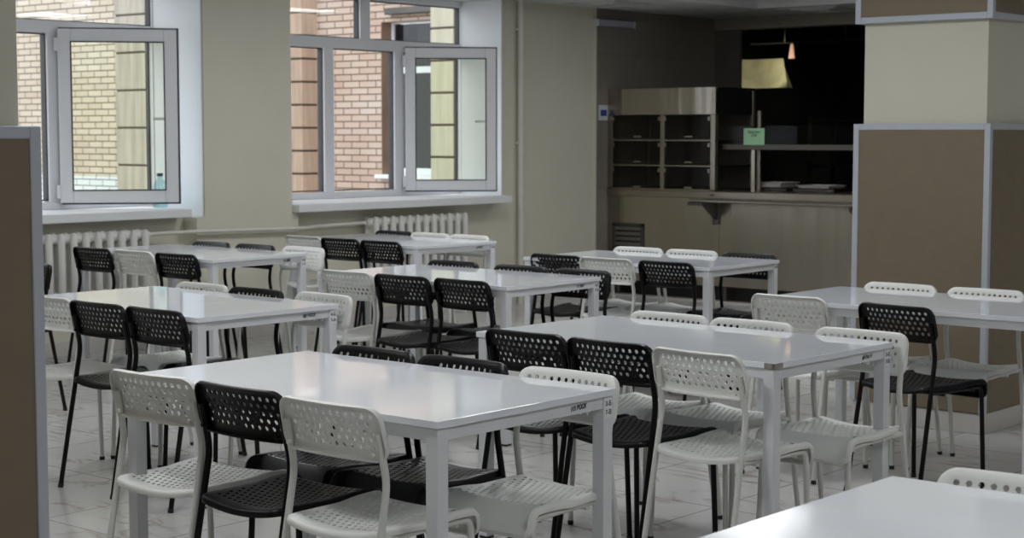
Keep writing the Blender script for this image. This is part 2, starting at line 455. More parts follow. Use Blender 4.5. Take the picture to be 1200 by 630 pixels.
# ------------------------------------------------------------------ radiators and pipes
def radiator(y0, n, pitch, label):
    root = thing('radiator', label, 'radiator', (-9.19, y0, 0), 0, 'cast iron radiators under the windows')
    me = None
    for i in range(n):
        if me is None:
            m_ = MB()
            for xx in (-.045, .045):
                m_.tube([(xx, 0, .35), (xx, 0, .38), (xx, 0, .77), (xx, 0, .805)], [.014, .026, .026, .016], 10, 0, True, .95)
            m_.tube([(0, -pitch / 2, .765), (0, pitch / 2, .765)], .034, 12)
            m_.tube([(0, -pitch / 2, .395), (0, pitch / 2, .395)], .034, 12)
            m_.box(-.045, .045, -.012, .012, .38, .78, .006)
            me = m_.mesh('section', M['rad'], True)
        s = link('section', me, root); s.location = (0, (i + .5) * pitch, 0)
    for yy in (0, n * pitch):
        for zz in (.395, .765): MB().tube([(0, yy - .012, zz), (0, yy + .012, zz)], .024, 12).build('end_plug', M['rad'], root, True)
    for yy in (.5 * pitch, (n - .5) * pitch): MB().box(-.06, .05, yy - .015, yy + .015, 0, .38, .004).build('foot', M['rad'], root)
    return root
radiator(5.66, 14, .0935, 'white sectional radiator under the left window')
radiator(9.03, 12, .0915, 'white sectional radiator under the right window')
pp = MB()
pp.tube([(-9.2, 6.98, .765), (-9.2, 7.1, .77), (-9.1, 7.34, .775), (-9.1, 8.3, .757), (-9.2, 8.5, .757), (-9.2, 9.02, .765)], .0135, 10, .05)
tag(pp.build('heating_pipe', M['pipe'], None, True), 'thin painted heating pipe running along the pier between the two radiators', 'pipe')
rp = MB()
rp.tube([(-9.245, 10.895, .0), (-9.245, 10.895, ZS)], .026, 14)
for zz in (.3, 1.35, 2.3): rp.box(-9.29, -9.23, 10.875, 10.915, zz, zz + .02, .003)
tag(rp.build('riser_pipe', M['pipe'], None, True), 'tall vertical white pipe on the cream wall right of the windows', 'pipe')

# ------------------------------------------------------------------ water bottle
bt = thing('water_bottle', 'pale blue plastic water bottle on the left window sill behind the open sash', 'bottle', (-9.45, 7.285, .93))
MB().lathe([(.040, 0), (.052, .006), (.054, .03), (.050, .05), (.054, .07), (.054, .13), (.048, .165), (.022, .198), (.017, .205), (.017, .222)]).build('bottle_body', M['water'], bt, True)
MB().lathe([(.02, .215), (.021, .217), (.021, .236), (.019, .238)]).build('bottle_cap', M['cap'], bt, True)

# ------------------------------------------------------------------ tables
TL, TW, TH = 1.25, .72, .74
def make_table():
    root = thing('dining_table', 'x', 'table', (0, 0, 0), 0, 'white dining tables')
    hx, hy = TL / 2, TW / 2
    MB().box(-hx, hx, -hy, hy, TH - .019, TH, .0012, 2).build('tabletop', M['table'], root)
    a = MB()
    s = .006; t = .018; z0, z1 = TH - .019 - .034, TH - .019
    lg = .04
    MB().box(-hx + s + lg, hx - s - lg, -hy + s + .004, -hy + s + .004 + t, z0, z1, .001, 1).build('apron', M['table_leg'], root)
    MB().box(-hx + s + lg, hx - s - lg, hy - s - .004 - t, hy - s - .004, z0, z1, .001, 1).build('apron', M['table_leg'], root)
    MB().box(-hx + s + .004, -hx + s + .004 + t, -hy + s + lg, hy - s - lg, z0, z1, .001, 1).build('apron', M['table_leg'], root)
    MB().box(hx - s - .004 - t, hx - s - .004, -hy + s + lg, hy - s - lg, z0, z1, .001, 1).build('apron', M['table_leg'], root)
    for sx in (-1, 1):
        for sy in (-1, 1):
            xa, xb = (hx - s - lg, hx - s) if sx > 0 else (-hx + s, -hx + s + lg)
            ya, yb = (hy - s - lg, hy - s) if sy > 0 else (-hy + s, -hy + s + lg)
            l = MB().box(xa, xb, ya, yb, .008, TH - .019, .0025, 2).build('leg', M['table_leg'], root)
            MB().box(xa + .002, xb - .002, ya + .002, yb - .002, 0, .008).build('foot_pad', M['foot'], l)
    return root
TABLES = {
 'T1': (-3.413, 3.33, .1, ''),
 'TB': (-5.682, 4.447, -1.45, ''), 'TA': (-7.994, 6.382, .66, ''), 'TC': (-5.666, 6.185, .74, ''),
 'TD': (-7.89, 7.96, -1.67, ''), 'TE': (-5.59, 7.708, 1.6, ''), 'TF': (-3.34, 4.782, -1.3, ''), 'TG': (-3.27, 6.5, 0, ''), 'TH': (-1.01, 2.745, 0, ''),
}
TLAB = {
 'T1': 'nearest centre white table, marked 3-Б and 7-В and scribbled on under its right edge',
 'TB': 'white table on the left, just beyond the edge of the foreground column',
 'TA': 'white table at the back left in front of the left radiator',
 'TC': 'white table in the middle of the room behind the nearest centre table',
 'TD': 'white table at the back in front of the right radiator',
 'TE': 'white table at the back standing before the steel serving counter',
 'TF': 'white table right of centre with a bare chipped corner on its near edge',
 'TG': 'white table beside the right-hand brown panelled column',
 'TH': 'white table cut off by the bottom right corner',
}
STICK = {'T1': ('3-Б', '7-В', '113 ВОСК'), 'TF': ('3-Б', '7-В', '#5 Вос Н'), 'TB': ('4-Б', '7-А', '103 ВОСК'), 'TA': ('4-Б', '1-А', '91 ДМК'),
         'TC': ('4-В', '7-А', '111 ВрН'), 'TD': ('4-В', None, '-17 ВОСК'), 'TE': ('4-В', None, None)}
tproto = make_table()
for i, (k, (x, y, r, _)) in enumerate(TABLES.items()):
    t = tproto if i == 0 else copy_tree(tproto)
    t.location = (x, y, 0); t.rotation_euler = (0, 0, math.radians(r)); t['label'] = TLAB[k]
    TABLES[k] = (x, y, r, t)
for k, (a, b_, wr) in STICK.items():
    t = TABLES[k][3]
    legs = [ch for ch in t.children if ch.name.startswith('leg')]
    leg = [l for l in legs if sum(v.co.x for v in l.data.vertices) > 0 and sum(v.co.y for v in l.data.vertices) > 0][0]
    hx, hy = TL / 2 - .006, TW / 2 - .006 - .02
    R = (PI / 2, 0, PI / 2)
    st = MB().box(hx, hx + .0004, hy - .015, hy + .016, TH - .078, TH - .024).build('name_sticker', M['sticker'], leg)
    for q, zz in ((a, TH - .040), (b_, TH - .064)):
        if q:
            tx = text_mesh('sticker_lettering', q, .0185, M['ink'], leg, 0, .0002, .0004)
            tx.location = (hx + .0008, hy, zz); tx.rotation_euler = R
    if wr:
        aps = [ch for ch in t.children if ch.name.startswith('apron')]
        ap = max(aps, key=lambda o: sum(v.co.x for v in o.data.vertices) / len(o.data.vertices))
        tx = text_mesh('handwriting', wr, .0175, M['marker'], ap, .25, .0002, .0006)
        tx.location = (TL / 2 - .009, TW / 2 - .155, TH - .036); tx.rotation_euler = (PI / 2, math.radians(-2), PI / 2); tx.scale = (.85, 1, 1)
# worn corner of the right-hand table
cp = MB().box(TL / 2 - .012, TL / 2 + .0008, -TW / 2 - .0008, -TW / 2 + .045, TH - .0195, TH - .001, .001, 1)
cp.box(TL / 2 - .04, TL / 2 + .0006, -TW / 2 - .0008, -TW / 2 + .01, TH - .0195, TH - .001, .001, 1)
tag(cp.build('bare_corner_edging', mat('bare_chipboard', (150, 142, 134), .8, noise=.2, nscale=60), TABLES['TF'][3]), 'worn bare corner of the tabletop edge')

# ------------------------------------------------------------------ chairs
def perforated(nx, ny, px, py, r, A, B, rc, mapf, lip, first_full=True, b0=0.0):
    """sheet with staggered round holes inside a rounded rectangle of half size A x B (holes centred at v=b0)"""
    bm = bmesh.new(); cache = {}
    a = nx * px / 2; b = ny * py / 2
    def V(x, y, d=0.0):
        kx = (round(x, 5), round(y, 5), round(d, 5))
        if kx not in cache: cache[kx] = bm.verts.new(mapf(x, y, d))
        return cache[kx]
    for j in range(ny):
        y0 = -b + j * py; y1 = y0 + py; ym = (y0 + y1) / 2
        off = (j % 2 == 1) if first_full else (j % 2 == 0)
        cells = []
        if off:
            for x0, x1 in ((-a, -a + px / 2), (a - px / 2, a)):
                if x0 < 0: bm.faces.new([V(x0, y0 + b0), V(x1, y0 + b0), V(x1, ym + b0), V(x1, y1 + b0), V(x0, y1 + b0), V(x0, ym + b0)])
                else: bm.faces.new([V(x0, y0 + b0), V(x1, y0 + b0), V(x1, ym + b0), V(x1, y1 + b0), V(x0, y1 + b0), V(x0, ym + b0)])
            cells = [-a + px / 2 + i * px for i in range(nx - 1)]
        else:
            cells = [-a + i * px for i in range(nx)]
        for x0 in cells:
            x1 = x0 + px; xm = (x0 + x1) / 2
            ring = [(x0, y0), (xm, y0), (x1, y0), (x1, ym), (x1, y1), (xm, y1), (x0, y1), (x0, ym)]
            angs = [225, 270, 315, 0, 45, 90, 135, 180]
            ov = [V(x, y + b0) for x, y in ring]
            iv = [V(xm + r * math.cos(math.radians(t)), ym + b0 + r * math.sin(math.radians(t))) for t in angs]
            for q in range(8):
                bm.faces.new((ov[q], ov[(q + 1) % 8], iv[(q + 1) % 8], iv[q]))
    # outer border: perimeter points in order
    per = []
    nxh, nyh = 2 * nx, 2 * ny
    for i in range(nxh): per.append((-a + i * px / 2, -b))
    for i in range(nyh): per.append((a, -b + i * py / 2))
    for i in range(nxh): per.append((a - i * px / 2, b))
    for i in range(nyh): per.append((-a, b - i * py / 2))
    def outer(x, y, A_, B_, rc_):
        X, Y = x / a * A_, y / b * B_
        if abs(X) > A_ - rc_ and abs(Y) > B_ - rc_:
            cx, cy = math.copysign(A_ - rc_, X), math.copysign(B_ - rc_, Y)
            d = Vector((X - cx, Y - cy))
            if d.length > 1e-9: d = d.normalized() * rc_
            X, Y = cx + d.x, cy + d.y
        return X, Y
    prev = [V(x, y + b0) for x, y in per]
    for (ins, dep) in lip:
        cur = []
        for (x, y) in per:
            X, Y = outer(x, y, A - ins, B - ins, max(rc - ins, .004))
            cur.append(bm.verts.new(mapf(X, Y, dep)))
        n = len(per)
        for i in range(n):
            if abs((prev[i].co - prev[(i + 1) % n].co).length) > 1e-7:
                bm.faces.new((prev[i], prev[(i + 1) % n], cur[(i + 1) % n], cur[i]))
        prev = cur
    bmesh.ops.recalc_face_normals(bm, faces=bm.faces[:])
    return bm

def solid_mesh(name, bm, th, m, off=-1):
    me = bpy.data.meshes.new(name); bm.to_mesh(me); bm.free()
    o = bpy.data.objects.new('tmp', me); COL.objects.link(o)
    md = o.modifiers.new('s', 'SOLIDIFY'); md.thickness = th; md.offset = off; md.use_even_offset = False
    dg = bpy.context.evaluated_depsgraph_get(); dg.update()
    out = bpy.data.meshes.new_from_object(o.evaluated_get(dg)); out.name = name
    bpy.data.objects.remove(o)
    out.materials.clear(); out.materials.append(m)
    for p_ in out.polygons: p_.use_smooth = True
    try: out.set_sharp_from_angle(angle=math.radians(42))
    except Exception: pass
    return out

BW, BH = .179, .069    # half width / half height of the back shell
def back_map(x, y, d):
    # y: up within the shell (-BH..BH); leans back, hollow towards the sitter
    t = y / BH
    z = .697 + y * .975
    xx = x * (1 - .022 * t)
    yy = -.208 - y * .25 + .62 * x * x - d * .97
    return Vector((xx, yy, z - d * .25 + .06 * x * x * 0))
SA, SB = .178, .222     # seat half width, half length (with the rolled front)
def seat_map(x, y, d):
    # y along the seat from rear (-) to front (+); front 6 cm rolls down
    flat = .135
    sx = 1 - .12 * max(0, .36 - y / .4)
    if y <= flat:
        Y, Z = y, 0.0; nx_, nz_ = 0.0, 1.0
    else:
        s = y - flat; R_ = .034
        ang = min(s / R_, 1.35)
        Y = flat + R_ * math.sin(ang); Z = -R_ * (1 - math.cos(ang))
        if s > R_ * 1.35:
            e = s - R_ * 1.35
            Y += e * math.cos(1.35); Z -= e * math.sin(1.35)
        nx_, nz_ = math.sin(ang), math.cos(ang)
    fx = x / SA
    rear = max(0, min(1, (.10 - y) / .28))
    Z += .018 * fx * fx * rear - .012 * rear + .004
    Z += .010 * max(0, 1 - ((y - .11) / .12) ** 2) * (fx * fx)
    return Vector((x * sx, Y - nx_ * d, .440 + Z - nz_ * d))

def make_chair(colour):
    pl, tb = (M['wchair'], M['wtube']) if colour == 'w' else (M['bchair'], M['btube'])
    root = thing('perforated_chair', 'x', 'chair', (0, 0, 0), 0, 'x')
    bm = perforated(12, 5, .0256, .0208, .0073, BW, BH, .036, back_map, [(.006, 0.0), (.0015, .003), (0, .009), (.001, .016)])
    link('backrest', solid_mesh('backrest', bm, .0045, pl, 1), root)
    bm = perforated(13, 13, .0240, .0222, .0066, SA, SB, .03, seat_map, [(.007, 0.0), (.002, .003), (0, .008), (.001, .016)], True, -.040)
    link('seat', solid_mesh('seat', bm, .004, pl, 1), root)
    rt = .0098
    for s in (-1, 1):
        # rear leg: from inside the back shell, bent under it, raking backwards to the floor
        l = MB().tube([(s * .164, -.202, .70), (s * .165, -.190, .645), (s * .167, -.174, .57), (s * .174, -.278, .012)], rt, 10, .09).build('leg', tb, root, True)
        MB().tube([(s * .174, -.2773, .016), (s * .174, -.2802, 0)], .0112, 10).build('foot_cap', M['foot'], l, True)
        # side rail that bends down into the front leg
        l = MB().tube([(s * .161, .06, .425), (s * .163, .146, .425), (s * .170, .163, .012)], rt, 10, .032).build('leg', tb, root, True)
        MB().tube([(s * .170, .1629, .016), (s * .170, .163, 0)], .0112, 10).build('foot_cap', M['foot'], l, True)
        MB().tube([(s * .167, -.20, .428), (s * .151, -.13, .424), (s * .161, .07, .425)], rt * .95, 10, .02).build('seat_rail', tb, root, True)
        MB().tube([(s * .150, -.205, .643), (s * .150, -.214, .643)], .006, 8).build('bolt', M['btube'] if colour == 'b' else M['rad'], root, True)
    for yy in (-.10, .10):
        MB().tube([(-.158, yy, .414), (.158, yy, .414)], .008, 8).build('cross_rail', tb, root, True)
    return root
protos = {'w': make_chair('w'), 'b': make_chair('b')}
used = {'w': False, 'b': False}
GRP = {'w': 'white perforated chairs', 'b': 'black perforated chairs'}
def chair(col, x, yb, face, rot, label):
    """yb: where the side edge of the back stands; face +1 looks along +Y"""
    o = copy_tree(protos[col]) if used[col] else protos[col]
    used[col] = True
    a = math.radians(rot) + (0 if face > 0 else PI)
    d = .186
    o.location = (x - math.sin(a) * d, yb + math.cos(a) * d, 0)
    o.rotation_euler = (0, 0, a)
    o['label'] = label; o['group'] = GRP[col]
    return o
CN = {'w': 'white', 'b': 'black'}
NEAR = {
 'T1': [('w', -3.868, 0, 3), ('b', -3.493, 0, 0), ('w', -3.12, -.02, 1)],
 'TB': [('w', -6.04, 0, 0), ('b', -5.67, -.01, 1), ('b', -5.30, 0, 0)],
 'TA': [('b', -8.43, 0, 0), ('w', -8.03, 0, 0), ('b', -7.648, 0, 1)],
 'TC': [('w', -6.04, -.01, 0), ('b', -5.655, -.02, 0), ('b', -5.275, -.015, -3)],
 'TD': [('w', -8.33, .0, 0), ('b', -7.955, -.01, 0), ('b', -7.575, -.01, 0)],
 'TE': [('b', -5.975, .03, 0), ('w', -5.60, -.01, 0), ('b', -5.205, -.015, -2)],
 'TF': [('b', -3.72, 0, 0), ('b', -3.345, -.01, -1), ('w', -2.975, -.035, -4)],
 'TG': [('w', -3.715, -.01, 0), ('b', -3.185, -.07, -9)],
}
FAR = {
 'T1': [('b', -3.77, 0, 0), ('b', -3.392, .0, 0), ('w', -2.985, .0, 0)],
 'TB': [('w', -6.002, 0, 0), ('b', -5.622, 0, 0), ('w', -5.225, -.04, -2)],
 'TA': [('b', -8.288, 0, 0), ('b', -7.876, 0, 0), ('w', -7.49, -.04, 0)],
 'TC': [('b', -6.05, 0, 0), ('b', -5.576, .01, 0), ('b', -5.19, .0, 0)],
 'TD': [('b', -8.26, 0, 0), ('w', -7.903, 0, 0), ('w', -7.535, 0, 0)],
 'TE': [('w', -5.954, 0, 0), ('w', -5.578, 0, 0), ('b', -5.18, .02, 0)],
 'TF': [('w', -3.67, 0, 0), ('w', -3.30, 0, 0), ('w', -2.85, 0, 0)],
 'TG': [('w', -3.61, 0, 0), ('w', -3.20, 0, 0)],
 'TH': [('w', -1.37, 0, 0)],
}
WHERE = {
 'T1': 'nearest centre table', 'TB': 'left table behind the foreground column', 'TA': 'back left table by the radiator',
 'TC': 'middle table of the room', 'TD': 'back table before the right radiator', 'TE': 'back table before the steel counter',
 'TF': 'right-of-centre table with the chipped corner', 'TG': 'table beside the right brown column', 'TH': 'table in the bottom right corner'}
POS = {3: ['leftmost', 'middle', 'rightmost'], 2: ['left', 'right'], 1: ['only']}
for side, D, f in (('near', NEAR, 1), ('far', FAR, -1)):
    for k, lst in D.items():
        tx, ty, tr, _ = TABLES[k]
        n = len(lst)
        for i, (c_, x, dy, rr) in enumerate(lst):
            edge = ty + (x - tx) * math.tan(math.radians(tr)) - f * (TW / 2)
            yb = edge - f * .012 + dy * (1 if f > 0 else -1)
            same = [q for q in lst if q[0] == c_]
            if n == 1: lab = f'{CN[c_]} chair tucked behind the {WHERE[k]}'
            elif len(same) == 1: lab = f'the one {CN[c_]} chair on the {side} side of the {WHERE[k]}'
            elif len(same) == n: lab = f'{POS[n][i]} {CN[c_]} chair on the {side} side of the {WHERE[k]}'
            else:
                j = same.index(lst[i]); lab = f'{["left", "right"][j]} {CN[c_]} chair on the {side} side of the {WHERE[k]}'
            chair(c_, x + (.01 if f > 0 else 0), yb, f, rr + tr * .5, lab)
chair('b', -7.63, 5.02, -1, 0, 'black chair at the left, half hidden by the edge of the foreground column')

# ------------------------------------------------------------------ serving counter
YC = 12.157
ctr = thing('serving_counter', 'long brushed steel serving counter at the back right', 'counter', (-6.3, YC, 0))
L0 = (-9.285 + 6.3, 1.9)   # local x range
def cb(mb, x0, x1, y0, y1, z0, z1, bv=.003): return mb.box(x0 + 6.3, x1 + 6.3, y0 - YC, y1 - YC, z0, z1, bv, 1)
m_ = MB()
for x0, x1 in ((-9.285, -8.09), (-8.088, -4.4)):
    cb(m_, x0, x1, YC + .004, YC + .03, .13, .885, .002)
cb(m_, -9.285, -4.4, YC + .03, YC + .75, .13, .88)
m_.build('front_panel', M['steel'], ctr)
m_ = MB(); cb(m_, -9.288, -4.4, YC - .012, YC + .80, .882, .945, .006); m_.build('counter_top', M['steel_edge'], ctr)
m_ = MB(); cb(m_, -9.285, -4.4, YC + .12, YC + .7, .0, .13); m_.build('kick_plinth', M['blackmetal'], ctr)
for xx in (-9.2, -8.05, -6.95, -5.9, -4.6):
    m_ = MB(); m_.tube([(xx + 6.3, .05, 0), (xx + 6.3, .05, .13)], .022, 12); m_.build('leg', M['steel_dark'], ctr, True)
# vent grille
vg = MB()
x0, x1, z0, z1 = -9.225, -8.885, .30, .64
cb(vg, x0, x1, YC - .012, YC + .004, z1 - .03, z1); cb(vg, x0, x1, YC - .012, YC + .004, z0, z0 + .03)
cb(vg, x0, x0 + .03, YC - .012, YC + .004, z0, z1); cb(vg, x1 - .03, x1, YC - .012, YC + .004, z0, z1)
go = vg.build('vent_grille', M['steel_dark'], ctr)
m_ = MB(); cb(m_, x0 + .02, x1 - .02, YC - .002, YC + .003, z0 + .02, z1 - .02, 0); m_.build('grille_backing', M['blackmetal'], go)
m_ = MB()
for i in range(6):
    zz = z0 + .05 + i * .046
    m_.prism([(x0 + .03 + 6.3, -.003, zz + .03), (x0 + .03 + 6.3, -.016, zz), (x0 + .03 + 6.3, -.014, zz - .002), (x0 + .03 + 6.3, -.001, zz + .026)], (x1 - x0 - .06, 0, 0))
m_.build('louvres', mat('louvre_steel', (128, 124, 117), .4, metal=.8), go)
# tray rail
m_ = MB()
for yy in (.05, .12, .19):
    m_.tube([(-8.26 + 6.3, -yy, .868), (-4.4 + 6.3, -yy, .868)], .012, 10)
rail = m_.build('tray_rail', M['steel_edge'], ctr, True)
for xx in (-8.115, -6.71, -5.3):
    m_ = MB(); m_.box(xx + 6.3 - .035, xx + 6.3 + .035, -.012, .004, .66, .855, .003, 1)
    m_.prism([(xx + 6.3 - .012, -.01, .70), (xx + 6.3 - .012, -.01, .855), (xx + 6.3 - .012, -.21, .855), (xx + 6.3 - .012, -.21, .835)], (.024, 0, 0))
    m_.build('bracket', M['steel_dark'], ctr)
m_ = MB(); m_.box(-8.275 + 6.3, -8.10 + 6.3, -.21, -.03, .828, .856, .003, 1); m_.build('rail_end_plate', M['steel_dark'], ctr)
# switch mark on the counter edge
m_ = MB(); m_.box(-8.18 + 6.3, -8.13 + 6.3, -.0135, -.012, .905, .918); m_.build('edge_plate', M['steel_dark'], ctr)

# ------------------------------------------------------------------ display cabinet on the counter
cab = thing('display_cabinet', 'steel display cabinet with six small glass doors on the left end of the counter', 'cabinet', (-8.71, YC, .945))
cx0, cx1, cd = -9.285 + 8.71, -8.135 + 8.71, .62
zt = 1.838 - .945
m_ = MB()
m_.box(cx0, cx1, .0, .03, zt - .235, zt, .003, 1)                   # header
m_.box(cx0, cx1, .03, cd, zt - .025, zt, .002, 1)                   # roof
m_.build('header', M['steel'], cab)
xm = (-8.688 + 8.71)
for q in ((cx0, cx0 + .05, 0, .05, 0, zt - .235), (cx1 - .05, cx1, 0.0, .05, 0, zt - .2355), (xm - .022, xm + .022, -.002, .045, 0, zt - .235),
          (cx0, cx0 + .03, cd - .03, cd, 0, zt - .025), (cx1 - .03, cx1, cd - .03, cd, 0, zt - .025)):
    MB().box(*q, .003, 1).build('post', M['steel_edge'], cab)
m_ = MB(); m_.box(cx0 + .002, cx1 - .002, cd, cd + .006, 0, zt); m_.build('back_panel', M['case_in'], cab)
m_ = MB(); m_.box(cx1 - .012, cx1 - .004, .05, cd - .03, zt - .235, zt - .02); m_.build('side_panel', M['blackmetal'], cab)
m_ = MB(); m_.box(cx1 - .010, cx1 - .006, .05, cd - .03, 0.0, zt - .235); m_.build('side_glass', M['case_glass'], cab)
zs = [0, 1.165 - .945, 1.387 - .945]
for z_ in zs[1:]:
    m_ = MB(); m_.box(cx0 + .01, cx1 - .012, .004, cd, z_ - .012, z_, .001, 1); m_.build('shelf', M['steel_edge'], cab)
m_ = MB(); m_.box(cx0, cx1, 0, cd, -.0, .012); m_.build('base_plate', M['steel_edge'], cab)
tops = [zs[1] - .014, zs[2] - .014, zt - .238]
for z_, zt_ in zip(zs, tops):
    for a, b_ in ((cx0 + .052, xm - .024), (xm + .024, cx1 - .052)):
        d = MB().box(a, b_, -.004, .0, z_ + .014, zt_ - .002).build('door', M['case_glass'], cab)
        h = MB().box((a + b_) / 2 - .04 + .02, (a + b_) / 2 + .06, -.016, -.004, z_ + .018, z_ + .034, .003, 1)
        h.build('handle', M['steel_edge'], d)
        zz = zt_ - .05
        for xa in (a - .004, b_ - .02): MB().box(xa, xa + .024, -.009, -.004, zz, zz + .035, .002, 1).build('hinge', M['steel_edge'], d)

# ------------------------------------------------------------------ glass sneeze guard right of the cabinet
sg = thing('sneeze_guard', 'steel framed glass shelf guard along the counter right of the display cabinet', 'guard', (-6.3, YC + .10, .945))
m_ = MB(); m_.box(-8.12 + 6.3, -4.5 + 6.3, .0, .30, 1.305 - .945, 1.345 - .945, .004, 1); m_.build('shelf', M['steel_dark'], sg)
m_ = MB(); m_.box(-8.12 + 6.3, -4.5 + 6.3, -.006, .0, 1.302 - .945, 1.348 - .945, .002, 1); m_.build('shelf_edge', mat('shelf_edge_steel', (84, 80, 74), .4, metal=.6), sg)
for xx in (-7.835, -6.2, -4.6):
    m_ = MB(); m_.box(xx + 6.3 - .018, xx + 6.3 + .018, .03, .06, 0, 1.305 - .945, .002, 1); m_.build('post', M['steel_edge'], sg)
for xx in (-7.925,):
    m_ = MB(); m_.box(xx + 6.3 - .016, xx + 6.3 + .016, .26, .29, .0, .69, .002, 1); m_.build('post', M['steel_edge'], sg)
m_ = MB(); m_.box(-8.1 + 6.3, -4.5 + 6.3, .002, .006, .40, .56); m_.build('glass_screen', glass_mat('clear_screen', (.9, .92, .9), 1.12), sg)
gs = thing('paper_sign', 'light green paper sign stuck on the glass above the counter', 'sign', (-7.80, YC + .09, 1.412))
MB().box(-.103, .103, -.003, 0, -.068, .072).build('sheet', M['green'], gs)
for bd, zz, sz in (('Уважаемые', .040, .036), ('дети!', .012, .034)):
    tx = text_mesh('lettering', bd, sz, M['ink'], gs, .2, .0002, .0006); tx.location = (.0, -.0036, zz); tx.rotation_euler = (PI / 2, 0, 0); tx.scale = (.62, 1, 1)

# trays and pans on the counter behind the guard
def tray(x, y, w_, d_, h, z_, label, m):
    o = thing('serving_tray', label, 'tray', (x, y, z_), 0, 'trays on the counter')
    t = MB(); t.box(-w_ / 2, w_ / 2, -d_ / 2, d_ / 2, 0, .008, .002, 1)
    t.box(-w_ / 2, w_ / 2, -d_ / 2, -d_ / 2 + .008, 0, h, .002, 1); t.box(-w_ / 2, w_ / 2, d_ / 2 - .008, d_ / 2, 0, h, .002, 1)
    t.box(-w_ / 2, -w_ / 2 + .008, -d_ / 2, d_ / 2, 0, h, .002, 1); t.box(w_ / 2 - .008, w_ / 2, -d_ / 2, d_ / 2, 0, h, .002, 1)
    t.build('tray_body', m, o)
    r = MB()
    for (a, b_, e, f) in ((-w_ / 2 - .015, w_ / 2 + .015, -d_ / 2 - .015, -d_ / 2), (-w_ / 2 - .015, w_ / 2 + .015, d_ / 2, d_ / 2 + .015), (-w_ / 2 - .015, -w_ / 2, -d_ / 2, d_ / 2), (w_ / 2, w_ / 2 + .015, -d_ / 2, d_ / 2)):
        r.box(a, b_, e, f, h - .006, h, .001, 1)
    r.build('tray_rim', m, o)
for xx, w_ in ((-7.85, .34), (-7.41, .40)):
    pn = MB().box(-w_ / 2, w_ / 2, -.17, .17, 0, .028, .006)
    pn.box(-w_ / 2 - .02, w_ / 2 + .02, -.19, .19, .022, .028, .002, 1)
    o = pn.build('steel_pan', M['steel_dark']); o.location = (xx, 12.74, .945)
    tag(o, 'dark steel pan under the %s pale tray on the counter' % ('left' if xx < -7.6 else 'right'), 'pan', 'pans on the counter')
tray(-7.85, 12.70, .25, .26, .045, .973, 'pale lilac serving tray on the counter, left of the flatter one', M['tray'])
tray(-7.41, 12.70, .30, .26, .028, .973, 'flat pale serving tray on the counter, nearer to the right column', M['tray'])
# kitchen shelving rack inside
rk = thing('kitchen_rack', 'dark steel shelving rack deep inside the unlit kitchen', 'rack', (-8.3, 16.2, 0))
for xx in (-1.3, .15, 1.6, 3.0):
    for yy in (0, .5): MB().box(xx - .02, xx + .02, yy - .02, yy + .02, 0, 1.62, .002, 1).build('post', M['steel_dark'], rk)
for zz in (.55, 1.1, 1.60):
    MB().box(-1.32, 3.02, -.02, .52, zz - .03, zz, .003, 1).build('shelf', M['steel_dark'], rk)
for i, (xx, r_, h_) in enumerate(((1.95, .07, .14), (2.15, .06, .12), (2.4, .08, .2), (2.65, .06, .13))):
    pt = MB().lathe([(r_ * .9, 0), (r_, .01), (r_, h_ * .9), (r_ * 1.08, h_ * .92), (r_ * 1.08, h_), (r_ * .3, h_ * 1.08), (r_ * .3, h_ * 1.2)], -8.3 + xx, 16.4, 20).build('cooking_pot', M['steel_dark'], None, True)
    pt.location = (0, 0, 1.1)
    tag(pt, 'dark lidded pot on the middle shelf of the kitchen rack', 'pot', 'pots on the kitchen rack')
# extractor hood and hanging rail
hd = thing('extractor_hood', 'steel extractor hood, yellowish reflection painted on, inside the dark kitchen above the counter', 'hood', (-9.3, 14.8, 1.90))
m_ = MB()
pts = [(-.75, 0, 0), (.20, 0, 0), (.12, .12, .30), (-.75, .12, .30)]
n = 14
vs = []
for i in range(n + 1):
    t = i / n
    bulge = .05 * math.sin(t * PI * 1.6) ** 2
    vs.append((-.75 + t * 1.04, -bulge, 0))
top = [(-.75 + i / n * .89, .14 - .03 * math.sin(i / n * PI * 1.6) ** 2, .30) for i in range(n + 1)]
bv = [m_.bm.verts.new(v) for v in vs]; tv = [m_.bm.verts.new(v) for v in top]
bb_ = [m_.bm.verts.new((v[0] * .9 - .12, .30, 0)) for v in vs]; tb_ = [m_.bm.verts.new((v[0] * .9 - .12, .30, .30)) for v in top]
for i in range(n):
    m_.bm.faces.new((bv[i], bv[i + 1], tv[i + 1], tv[i])); m_.bm.faces.new((bb_[i], bb_[i + 1], tb_[i + 1], tb_[i]))
    m_.bm.faces.new((tv[i], tv[i + 1], tb_[i + 1], tb_[i])); m_.bm.faces.new((bv[i], bv[i + 1], bb_[i + 1], bb_[i]))
m_.bm.faces.new((bv[0], tv[0], tb_[0], bb_[0])); m_.bm.faces.new((bv[n], tv[n], tb_[n], bb_[n]))
m_.build('hood_shell', M['hood'], hd, True)
MB().box(-.75, .28, .05, .10, -.012, .0, .002, 1).build('hood_rim', M['steel_dark'], hd)
MB().box(-.68, -.5, .16, .28, .30, 1.1, .004, 1).build('duct', M['steel_dark'], hd)
hr = MB().tube([(-9.6, 15.0, 2.36), (-8.3, 15.0, 2.36)], .010, 8); hr.tube([(-9.2, 15.0, 2.36), (-9.2, 15.0, 3.0)], .008, 8); hr.tube([(-8.5, 15.0, 2.36), (-8.5, 15.0, 3.0)], .008, 8)
tag(hr.build('hanging_rail', M['steel_dark'], None, True), 'thin utensil rail hanging high in the dark kitchen', 'rail')
hs = MB().prism([(-9.125, 14.99, 2.345), (-9.095, 14.99, 2.345), (-9.08, 14.99, 2.20), (-9.15, 14.99, 2.20)], (0, .012, 0)).tube([(-9.11, 14.995, 2.34), (-9.11, 14.995, 2.365)], .006, 8)
